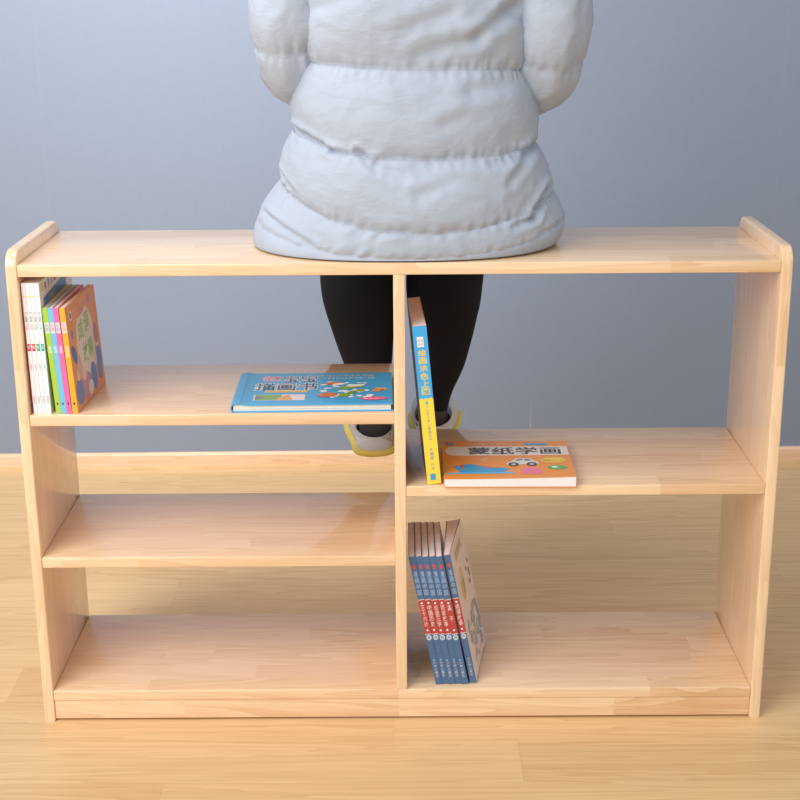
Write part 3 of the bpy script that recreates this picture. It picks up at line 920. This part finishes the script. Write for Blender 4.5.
for L in range(len(LV)-1):
    A, B = LV[L], LV[L+1]
    n = ROWS if L < 6 else 12
    if L in (0, 1): n = 14
    for j in range(n + (1 if L == len(LV)-2 else 0)):
        t = j/n
        if j == 0 and L: seam_rows.append(nrow)
        for k in range(NTH):
            th = 2*pi*k/NTH
            s_, c_ = sin(th), cos(th)
            ws, wc = s_*s_, c_*c_
            def zz(V): return (V[0] if c_ > 0 else V[3])*wc + (V[1] if s_ < 0 else V[2])*ws
            zA, zB = zz(A), zz(B)
            z = lerp(zA, zB, t)
            xl, xr, yb, yf = (lerp(A[q], B[q], t) for q in (4, 5, 6, 7))
            xc, hx, yc, hy = (xl+xr)/2, (xr-xl)/2, (yb+yf)/2, (yf-yb)/2
            e = 0.84
            x = xc + hx*math.copysign(abs(s_)**e, s_)
            y = yc - hy*math.copysign(abs(c_)**e, c_)
            nx, ny = s_*hy, -c_*hx
            nl = sqrt(nx*nx+ny*ny); nx /= nl; ny /= nl
            hb = max(zB-zA, 0.0)
            amp = min(0.0135, 0.13*hb)*(1.0 if L < 6 else 0.6)
            bul = amp*max(0.0, 1-(2*t-1)**2)**0.72
            arc = th*0.2
            # gathered puckers close to the stitching
            ds = min(t, 1-t)*hb
            pk = exp(-(ds/0.011)**2)*(1-exp(-(ds/0.0025)**2)*0.6)
            puck = 0.0050*pk*noise.noise((arc*95, z*14, L*3.1)) if 0 < L < 8 else 0
            broad = 0.0040*noise.noise((x*9+3, y*9, z*14+L*5))*min(1, bul/0.008)
            crk = noise.noise((x*26+7, z*34+L, y*26+2))
            crease = 0.0028*(0.28-abs(crk))*min(1, bul/0.008)
            wav = 0.006*noise.noise((arc*16, L*2.0, 0.3))
            d = bul + puck + broad + crease
            if c_ > 0.05:
                d += 1.25*fold_depth(x, z)*min(1, c_*4)
            z2 = z + (wav*0.5*(t if L == 1 else 1) if 0 < L < 6 else 0)
            if L == 0: z2 = max(z2, 0.7813)
            vs.append((x+nx*d, y+ny*d, z2))
        nrow += 1
fs = []
for j in range(nrow-1):
    for k in range(NTH):
        k2 = (k+1) % NTH
        fs.append((j*NTH+k, j*NTH+k2, (j+1)*NTH+k2, (j+1)*NTH+k))
# turn-in at the hem
base = len(vs)
for k in range(NTH):
    x, y, z = vs[k]
    vs.append((XC-0.012+(x-(XC-0.012))*0.93, 0.18+(y-0.18)*0.93, z+0.0025))
for k in range(NTH):
    k2 = (k+1) % NTH
    fs.append((k2, k, base+k, base+k2))
mb = MB(); mb.add(vs, fs, M_JACKET)
jacket = mb.build('jacket', person, smooth=True, recalc=False)

# stitching along the three seams of the back
for name_i, row in enumerate(seam_rows[1:5]):
    mb = MB()
    pts = [vs[row*NTH+k] for k in range(NTH)]
    cx = sum(p[0] for p in pts)/NTH; cy = sum(p[1] for p in pts)/NTH
    r = 0.0007
    rv = []; rf = []
    for k in range(NTH):
        if k % 3 == 2: continue
        p = Vector(pts[k]); q = Vector(pts[(k+1) % NTH])
        nrm = Vector((p.x-cx, p.y-cy, 0)).normalized()*0.0011
        o0 = len(rv)
        for v in (p, q):
            rv += [v+nrm+Vector((0, 0, r)), v+nrm-Vector((0, 0, r)), v-nrm*0.5]
        rf += [(o0, o0+1, o0+4, o0+3), (o0+1, o0+2, o0+5, o0+4), (o0+2, o0, o0+3, o0+5)]
    mb.add(rv, rf, M_THREAD)
    mb.build('seam_stitching', jacket)

def sleeve(ARM, rad, seams, ph):
    mb = MB()
    def mod(L, a, LL):
        i = 0
        while i < len(seams)-2 and L > seams[i+1]: i += 1
        t = (L-seams[i])/(seams[i+1]-seams[i]); t = max(0, min(1, t))
        bul = 0.011*max(0.0, 1-(2*t-1)**2)**0.62
        ds = min(t, 1-t)*(seams[i+1]-seams[i])
        puck = 0.0048*exp(-(ds/0.013)**2)*noise.noise((cos(a)*6+ph, sin(a)*6, i*2.2))
        wr = 0.006*noise.noise((cos(a)*1.4+ph, sin(a)*1.4, L*13))
        cr = 0.004*(0.25-abs(noise.noise((cos(a)*2.2+ph*2, sin(a)*2.2, L*30))))
        return bul-0.0045+puck+wr+cr
    tube(mb, [p+(r,) for p, r in zip(ARM, rad)], M_JACKET, seg=90, n=34, mod=mod)
    return mb.build('sleeve', jacket, smooth=True)
SA = [(-0.070, 0.150, 1.372)] + ARML
sleeve(SA, (0.050, 0.066, 0.060, 0.053, 0.050, 0.036), (0.0, 0.09, 0.20, 0.325, 0.43, 0.56, 0.70), 0.4)
SB = [(0.120, 0.150, 1.372)] + ARMR
sleeve(SB, (0.050, 0.066, 0.060, 0.054, 0.050, 0.036), (0.0, 0.09, 0.205, 0.350, 0.46, 0.57, 0.70), 5.1)

# ------------------------------------------------------------------ light
def area(name, loc, target, size, power, color=(1, 1, 1), shape='SQUARE', sy=None):
    l = bpy.data.lights.new(name, 'AREA'); l.energy = power; l.size = size; l.color = color
    if sy: l.shape = 'RECTANGLE'; l.size_y = sy
    o = bpy.data.objects.new(name, l); COL.objects.link(o)
    o.location = loc
    o.rotation_euler = (Vector(target)-Vector(loc)).to_track_quat('-Z', 'Y').to_euler()
    return o
key = area('studio_softbox', (-0.75, -0.05, 2.25), (-0.38, 1.28, 1.20), 0.7, 15.5, (1.0, 0.995, 0.99))
key.data.spread = R(105)
area('front_softbox', (-1.65, -2.05, 2.35), (0.0, 0.25, 0.45), 2.0, 78, (1.0, 0.99, 0.975))
world = bpy.data.worlds.new('room_light'); scene.world = world
world.use_nodes = True
bg = world.node_tree.nodes['Background']
bg.inputs[0].default_value = (0.95, 0.97, 1.0, 1); bg.inputs[1].default_value = 0.70

# ------------------------------------------------------------------ camera
f_px = 1437.32
pi_, ya, ro = 0.2976, -0.0023, -0.0070
f = Vector((sin(ya)*cos(pi_), cos(ya)*cos(pi_), -sin(pi_)))
r = Vector((cos(ya), -sin(ya), 0)); u = r.cross(f)
r2 = cos(ro)*r + sin(ro)*u; u2 = -sin(ro)*r + cos(ro)*u
cam = bpy.data.cameras.new('camera'); co = bpy.data.objects.new('camera', cam); COL.objects.link(co)
cam.sensor_width = 36.0; cam.lens = f_px/800*36.0; cam.clip_start = 0.05
Mx = Matrix((( r2.x, u2.x, -f.x, 0.0052), (r2.y, u2.y, -f.y, -2.1493), (r2.z, u2.z, -f.z, 1.2207), (0, 0, 0, 1)))
co.matrix_world = Mx
scene.camera = co

vsn = scene.view_settings
vsn.view_transform = 'Standard'; vsn.look = 'None'; vsn.exposure = 0.0; vsn.gamma = 1.0; vsn.use_curve_mapping = False
